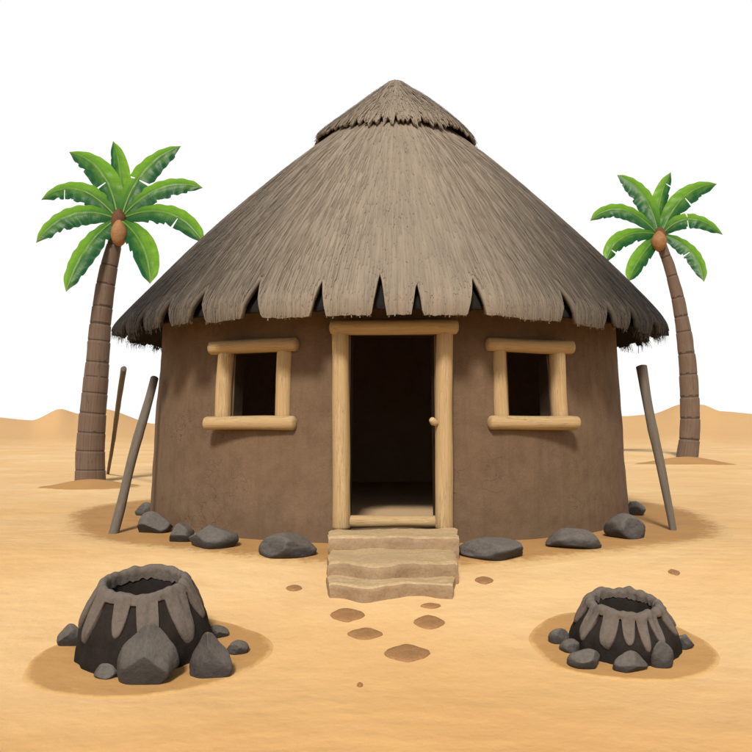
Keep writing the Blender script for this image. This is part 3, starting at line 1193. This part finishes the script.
FA = -PI / 2
fire_pit(-1.46, 5.07, 0.415, 0.262, 0.435, 3.3, 'taller charred clay fire pit with a pale dripping rim in the left foreground',
         [(FA - 1.28, .60, .20), (FA - 0.78, .70, .20), (FA - 0.16, .52, .16), (FA + 0.34, .80, .21), (FA + 0.98, .74, .25), (FA + 1.5, .5, .2), (FA - 1.8, .5, .2), (FA + 2.2, .6, .2), (FA + 2.9, .5, .25), (FA - 2.5, .6, .2)], 0.17)
fire_pit(1.575, 5.11, 0.337, 0.222, 0.285, 8.1, 'shorter charred clay fire pit with a pale dripping rim in the right foreground',
         [(FA - 1.15, .72, .19), (FA - 0.62, .80, .20), (FA - 0.2, .62, .16), (FA + 0.12, .78, .13), (FA + 0.45, .64, .14), (FA + 1.0, .55, .17), (FA + 1.45, .5, .15), (FA - 1.7, .5, .2), (FA + 2.2, .6, .2), (FA + 2.9, .5, .25), (FA - 2.5, .6, .2)], 0.16)
shadow_pad(-5.15, 14.5, 0.92, 0.80, 0.05, 3.9, mat='shadow_sand')
shadow_pad(9.27, 24.0, 1.45, 1.3, 0.06, 6.1, mat='shadow_sand')
shadow_pad(-1.39, 4.98, 0.70, 0.62, 0.012, 5.5)
shadow_pad(1.56, 5.12, 0.58, 0.55, 0.012, 7.7)

gr = 'dark stones banked around the left fire pit'
boulder(116, 179, 623, 684, 31, 'largest stone, tall and peaked, at the front of the left fire pit', gr, depth=0.55, name='stone', pointy=0.3, push=-0.04, facets=1, extra=((-.55, -.6, .75, .58), (.6, -.55, .7, .6), (0, -.85, -.25, .72), (-.9, -.3, .1, .8), (.9, -.3, .1, .8)))
boulder(189, 233, 632, 680, 32, 'wedge shaped dark stone at the front right of the left fire pit', gr, depth=0.6, name='stone', pointy=0.4, facets=1, extra=((-.8, -.5, .35, .62), (.75, -.4, .75, .55), (.3, -.9, .1, .72)))
boulder(94, 122, 662, 681, 33, 'small low grey stone lying in front of the left fire pit', gr, name='stone')
boulder(57, 84, 624, 652, 34, 'dark stone leaning at the far left side of the left fire pit', gr, depth=0.8, name='stone', push=0.05)
boulder(208, 229, 625, 647, 35, 'small dark stone tucked behind the right side of the left fire pit', gr, depth=1.0, name='stone', push=0.1)
boulder(226, 249, 640, 656, 36, 'thin flat stone lying outermost on the right of the left fire pit', gr, depth=0.8, name='stone')
gr = 'dark stones banked around the right fire pit'
boulder(567, 601, 649, 671, 41, 'flat rounded stone at the front left of the right fire pit', gr, depth=0.8, name='stone', facets=2, extra=((-.3, -.5, .85, .6), (.8, -.5, .3, .75)))
boulder(613, 648, 651, 675, 42, 'rounded stone at the front middle of the right fire pit', gr, depth=0.6, name='stone', pointy=0.15, facets=2, extra=((-.5, -.5, .8, .62), (.7, -.5, .5, .7)))
boulder(559, 581, 639, 659, 43, 'dark stone against the left side of the right fire pit', gr, name='stone', push=0.06)
boulder(650, 673, 641, 668, 44, 'dark stone against the right side of the right fire pit', gr, depth=0.6, name='stone', push=-0.04, facets=4)
boulder(548, 570, 628, 646, 45, 'slanting thin stone sticking out at far left of the right fire pit', gr, depth=0.6, name='stone')
boulder(675, 694, 634, 652, 46, 'slanting thin stone sticking out at far right of the right fire pit', gr, depth=0.6, name='stone')

# ------------------------------------------------------------------ flat stones in the sand
gr = 'flat brown stones lying in the sand before the steps'


def chip(px, py, w, h, seed, label):
    p = gp(px, py)
    a = w * p.y / F / 2
    b_ = (gp(px, py - h / 2).y - gp(px, py + h / 2).y) / 2
    rr = random.Random(seed)
    mb = MB()
    n = 64
    k0 = rr.uniform(0.85, 1.2)
    rings = []
    for q, dz in ((1.03, -0.02), (1.0, 0.0), (0.97, 0.009), (0.9, 0.013), (0.7, 0.016), (0.35, 0.018)):
        ring = []
        for k in range(n):
            t = 2 * PI * k / n
            c_, s_ = math.cos(t), math.sin(t)
            e = (abs(c_) ** 1.45 + abs(s_) ** 1.45) ** (-1 / 1.45)
            e *= 1 + 0.10 * noise.noise((c_ * 1.5 + seed, s_ * 1.5, 0)) + 0.03 * noise.noise((c_ * 6, s_ * 6, seed))
            x = p.x + a * q * c_ * e
            y = p.y + b_ * q * s_ * e
            ring.append(mb.vert((x, y, ground(x, y) + dz + 0.003 * noise.noise((x * 14, y * 14, seed)))))
        rings.append(ring)
    for ra, rb_ in zip(rings, rings[1:]):
        for k in range(n):
            k2 = (k + 1) % n
            mb.face((ra[k], ra[k2], rb_[k2], rb_[k]))
    mb.face(rings[-1])
    tag(mb.build('flat_stone', M['chip'], origin=p), label, 'stone', gr)


chip(347, 616, 36, 13, 1, 'flat brown stone in the sand nearest below the left corner of the steps')
chip(365, 635, 34, 12, 2, 'flat brown stone in the sand between the largest one and the left corner stone')
chip(429, 623, 33, 13, 3, 'flat brown stone in the sand below the right corner of the steps')
chip(407, 654, 46, 17, 4, 'largest and nearest flat brown stone in the sand before the steps')
chip(431, 607, 20, 5, 5, 'narrow brown sliver of stone right at the foot of the steps')
chip(484, 581, 19, 7, 6, 'flat brown stone on the sand in front of the wide boulder right of the steps')
chip(294, 589, 16, 6, 7, 'small flat brown stone on the sand in front of the boulder left of the steps')
chip(674, 573, 11, 5, 8, 'tiny brown stone on open sand beyond the right fire pit')
chip(360, 686, 6, 3, 9, 'tiniest brown pebble on the bare sand at the bottom middle')

# ------------------------------------------------------------------ leaning poles
def pole(bx, by, tx, ty, dtop, rb, rt, seed, label, bottom=None):
    p = bottom or gp(bx, by)
    q = P(tx, ty, dtop)
    t = (q - p).normalized()
    a = p - t * 0.15
    mb = MB()
    pts, rad_ = [], []
    u, w = frame_of(t)
    K = 30
    for i in range(K + 1):
        k = i / K
        pts.append(a.lerp(q, k) + u * (0.006 * math.sin(k * 7 + seed)) + w * 0.005 * math.sin(k * 11 + seed * 2))
        rad_.append(rb + (rt - rb) * k + 0.004 * math.exp(-((k - 0.62) / 0.02) ** 2))
    tube(mb, pts, rad_, n=14, seed=seed, wob=0.07, cap_round=0.25)
    tag(mb.build('wooden_pole', M['stick'], origin=p), label, 'pole', 'grey wooden poles stuck in the sand beside the hut')


pole(113, 534, 154, 378, 9.15, 0.052, 0.045, 1.0, 'grey wooden pole leaning against the left side of the hut wall')
pole(108, 474, 124, 369, 13.2, 0.036, 0.048, 2.0, 'thin grey wooden pole standing behind, beside the left palm trunk')
pole(673, 531, 641, 367, 9.0, 0.036, 0.060, 3.0, 'grey wooden pole stuck in the sand right of the hut, leaning toward it')

# ------------------------------------------------------------------ palms
def leaf_mesh(root, ctrl, tip, width, seed, up=1):
    rr = random.Random(seed)
    N, Kc = 110, 7
    mb = MB()
    cuts = sorted(rr.uniform(0.25, 0.93) for _ in range(rr.randint(2, 4)))
    cutd = [rr.uniform(0.10, 0.24) for _ in cuts]
    deep = [rr.uniform(0.35, 0.8)] if rr.random() < 0.5 else []
    deep_w = 0.010
    view = Vector((0, -1, 0.45)).normalized()

    def low(t):          # lower margin: stepped tears
        f = 1.0
        for c_, d_ in zip(cuts, cutd):
            if t > c_:
                f = min(f, 1 - d_ * max(0.0, 1 - (t - c_) / 0.10))
        for c_ in deep:
            q = abs(t - c_) / deep_w
            if q < 1: f = min(f, 0.12)
        return f

    def high(t):
        f = 1.0
        for c_ in deep:
            q = abs(t - c_ - 0.01) / deep_w
            if q < 1 and rr_flag: f = min(f, 0.35)
        return f
    rr_flag = rr.random() < 0.4
    rows = []
    for i in range(N + 1):
        t = i / N
        c0 = root * (1 - t) ** 2 + ctrl * 2 * t * (1 - t) + tip * t * t
        tg = ((ctrl - root) * (1 - t) + (tip - ctrl) * t).normalized()
        S = tg.cross(view).normalized()
        if S.z < 0: S = -S
        if abs(S.z) < 0.25 and up < 0: S = -S
        Nn = S.cross(tg).normalized()
        if Nn.dot(view) < 0: Nn = -Nn
        W = width * 0.51 * (0.13 + 0.84 * math.sin(PI * min(1, t * 0.92 + 0.02) ** 0.85) ** 0.8) * (1 if t < 0.86 else max(0.02, 1 - ((t - 0.86) / 0.14) ** 1.7))
        row = []
        for j in range(-Kc, Kc + 1):
            v = j / Kc
            lim = high(t) if v > 0 else low(t)
            vv = v * lim
            fold = -0.20 * W * abs(vv) - 0.12 * W * vv * vv + (0.05 * W if j == 0 else 0)
            rip = 0.05 * W * math.sin(t * 46 + seed + abs(vv) * 3) * abs(vv) + 0.06 * W * noise.noise((t * 9, vv * 2, seed))
            row.append((mb.vert(c0 + S * W * vv + Nn * (fold + rip)), (t, vv)))
        rows.append(row)
    for ra, rb_ in zip(rows, rows[1:]):
        for j in range(2 * Kc):
            q = (ra[j], ra[j + 1], rb_[j + 1], rb_[j])
            mb.face([x[0] for x in q], [x[1] for x in q])
    # leaf stalk / midrib on the underside side, so the leaf is not paper thin
    pts, rad_ = [], []
    for i in range(0, 26):
        t = i / 27
        c0 = root * (1 - t) ** 2 + ctrl * 2 * t * (1 - t) + tip * t * t
        tg = ((ctrl - root) * (1 - t) + (tip - ctrl) * t).normalized()
        S = tg.cross(view).normalized()
        Nn = S.cross(tg).normalized()
        if Nn.dot(view) < 0: Nn = -Nn
        pts.append(c0 - Nn * width * 0.012)
        rad_.append(width * 0.035 * (1 - t) + 0.004)
    k0 = len(mb.f)
    tube(mb, pts, rad_, n=8, wob=0.0, caps=False)
    for k in range(k0, len(mb.f)):
        mb.uv[k] = [(0.3, 0.0)] * 4
    return mb


def palm(label, trunk_px, d, crown, leaves, coco, seed):
    base = trunk_px[0]
    bz = gp(base[0], base[1])
    d = bz.y
    k = d / F
    root = empty('palm_tree', bz)
    tag(root, label, 'palm tree', 'palm trees behind the hut')
    # trunk: spline through the measured centres, ringed
    ctrl = [(P(x, y, d), w * k / 2) for x, y, w in trunk_px]
    ctrl[0] = (bz - Vector((0, 0, 0.12)), ctrl[0][1])
    pts, rad_ = [], []
    n = len(ctrl)
    for i in range(n - 1):
        q = [ctrl[max(i - 1, 0)], ctrl[i], ctrl[i + 1], ctrl[min(i + 2, n - 1)]]
        for j in range(46):
            t = j / 46
            pts.append(Vector([cr(q[0][0][c_], q[1][0][c_], q[2][0][c_], q[3][0][c_], t) for c_ in range(3)]))
            rad_.append(cr(q[0][1], q[1][1], q[2][1], q[3][1], t))
    # leaf-scar rings
    L = 0
    ringstep = 0.36 * (k / 0.018)
    phase = 0.0
    rr = random.Random(seed)
    edges = [0.0]
    while edges[-1] < 14: edges.append(edges[-1] + ringstep * rr.uniform(0.75, 1.15))
    acc = [0.0]
    for a_, b_ in zip(pts, pts[1:]): acc.append(acc[-1] + (b_ - a_).length)
    r2 = []
    for l, r in zip(acc, rad_):
        for a_, b_ in zip(edges, edges[1:]):
            if a_ <= l < b_:
                t = (l - a_) / (b_ - a_)
                r2.append(r * (0.985 + 0.025 * t ** 2.0 - 0.05 * math.exp(-((t) / 0.06) ** 2)))
                break
    mb = MB()
    tube(mb, pts, r2, n=28, seed=seed, wob=0.03, cap_round=0.3)
    for fi in range(len(mb.f)):
        l = mb.uv[fi][0][0]
        for a_, b_ in zip(edges, edges[1:]):
            if a_ <= l < b_:
                t = (l - a_) / (b_ - a_)
                if t < 0.085 + 0.05 * noise.noise((fi % 28 * 0.5, l, seed)): mb.m[fi] = 1
                break
    mb.build('trunk', [M['trunk'], M['scar']], root)
    cp = P(crown[0], crown[1], d)
    # fibrous crown shaft
    top, tr = pts[-1], rad_[-1]
    mb = MB()
    tube(mb, [top - Vector((0, 0, tr * 1.4)), top + Vector((0, 0, tr * 0.6)), cp + Vector((0, 0, tr * 0.1)), cp + Vector((0, 0, tr * 0.9))], [tr * 1.0, tr * 1.25, tr * 1.35, tr * 0.7], n=20, seed=seed, wob=0.16)
    mb.build('crown_shaft', M['husk'], root)
    for (cx_, cy_, w, h) in coco:
        c_ = P(cx_, cy_, d - tr * 2.0)
        mb = MB()
        for v in ICO[0]:
            q = v.copy()
            s = 1 - 0.22 * smooth((q.z + 0.1) / 1.1)
            mb.vert(c_ + Vector((q.x * w / 2 * k * s, q.y * w / 2 * k * s, q.z * h / 2 * k)))
        for f in ICO[1]: mb.face(f)
        mb.build('coconut', M['coconut'], root)
    for i, (tx, ty, qx, qy, w, dd) in enumerate(leaves):
        dt = d + dd
        dc = d + dd * 0.55
        rt = cp + Vector(((tx - crown[0]) * k * 0.05, dd * 0.06, (crown[1] - ty) * k * 0.05))
        leaf_mesh(rt, P(qx, qy, dc), P(tx, ty, dt), w * k, seed * 10 + i).build('leaf', M['leaf'], root)
    return root


palm('larger palm tree with ringed trunk and broad green leaves left of the hut',
     [(90, 482, 31), (91, 440, 27.5), (96, 380, 24), (101, 320, 20.5), (108, 272, 17.5), (115, 242, 13.5), (118, 226, 12)], 14.5, (119, 217),
     [(69, 152, 108, 160, 28, 0.7), (113, 141, 124, 172, 20, 1.1), (181, 146, 138, 160, 28, 0.6), (203, 188, 160, 173, 25, 0.25), (204, 244, 176, 196, 25, -0.5),
      (150, 284, 150, 240, 26, -0.9), (66, 292, 80, 243, 25, -0.9), (36, 243, 66, 199, 27, -0.4), (41, 200, 76, 170, 25, 0.3)],
     [(119, 233, 16, 26)], 3)
palm('smaller palm tree with thin ringed trunk standing far behind, right of the hut',
     [(687, 457, 21), (690, 425, 19.5), (688, 370, 17), (681, 315, 13.5), (671, 272, 11), (664, 252, 10), (661, 243, 9)], 24.0, (660, 233),
     [(617, 175, 648, 186, 23, 0.8), (590, 221, 620, 192, 19, 0.3), (606, 263, 614, 226, 19, -0.6), (629, 281, 636, 258, 18, -1.1), (704, 282, 699, 245, 19, -1.0),
      (723, 235, 690, 204, 19, -0.3), (717, 184, 682, 184, 22, 0.7), (671, 172, 655, 200, 17, 1.3)],
     [(659, 241, 15, 20)], 5)

# ------------------------------------------------------------------ light
SUN_EL, SUN_AZ = R(44), R(-9)      # azimuth measured from straight behind the camera, negative = left
sun_dir = Vector((math.sin(SUN_AZ) * math.cos(SUN_EL), -math.cos(SUN_AZ) * math.cos(SUN_EL), math.sin(SUN_EL)))
sl = bpy.data.lights.new('sun', 'SUN')
sl.energy = 4.3
sl.angle = R(10)
sl.color = (1.0, 0.955, 0.88)
so = bpy.data.objects.new('sun', sl)
so.rotation_euler = sun_dir.to_track_quat('Z', 'Y').to_euler()
so.location = sun_dir * 50
col.objects.link(so)

w = bpy.data.worlds.new('World')
scene.world = w
w.use_nodes = True
nt = w.node_tree
nt.nodes.clear()
g = G(nt)
sky = g.n('ShaderNodeTexSky', sky_type='NISHITA')
sky.sun_disc = False
sky.sun_elevation = SUN_EL
sky.sun_rotation = math.atan2(sun_dir.x, sun_dir.y)
sky.dust_density = 3.0
tc = g.n('ShaderNodeTexCoord')
sp = g.n('ShaderNodeSeparateXYZ')
g.l(tc.outputs['Generated'], sp.inputs[0])
# white haze over the seen sky; darker sky above, shaped to lower ambient light
hz = g.ramp(sp.outputs['Z'], [(0.0, 1.0), (0.48, 1.0), (0.62, 0.0)])
c = g.mix(hz, sky.outputs[0], (12.0, 12.0, 12.0))
bg = g.n('ShaderNodeBackground')
bg.inputs['Strength'].default_value = 0.085
g.l(c, bg.inputs['Color'])
wo = g.n('ShaderNodeOutputWorld')
g.l(bg.outputs[0], wo.inputs[0])

# ------------------------------------------------------------------ camera
cam = bpy.data.cameras.new('camera')
cam.sensor_width = 36
cam.lens = 36 * F / 752
cam.shift_y = (HY - 376) / 752
cam.clip_start = 0.05
cam.clip_end = 5000
co = bpy.data.objects.new('camera', cam)
co.location = (0, 0, CH)
co.rotation_euler = (R(90), 0, 0)
col.objects.link(co)
scene.camera = co

scene.view_settings.view_transform = 'Standard'
scene.view_settings.look = 'None'
scene.view_settings.exposure = 0
scene.view_settings.gamma = 1
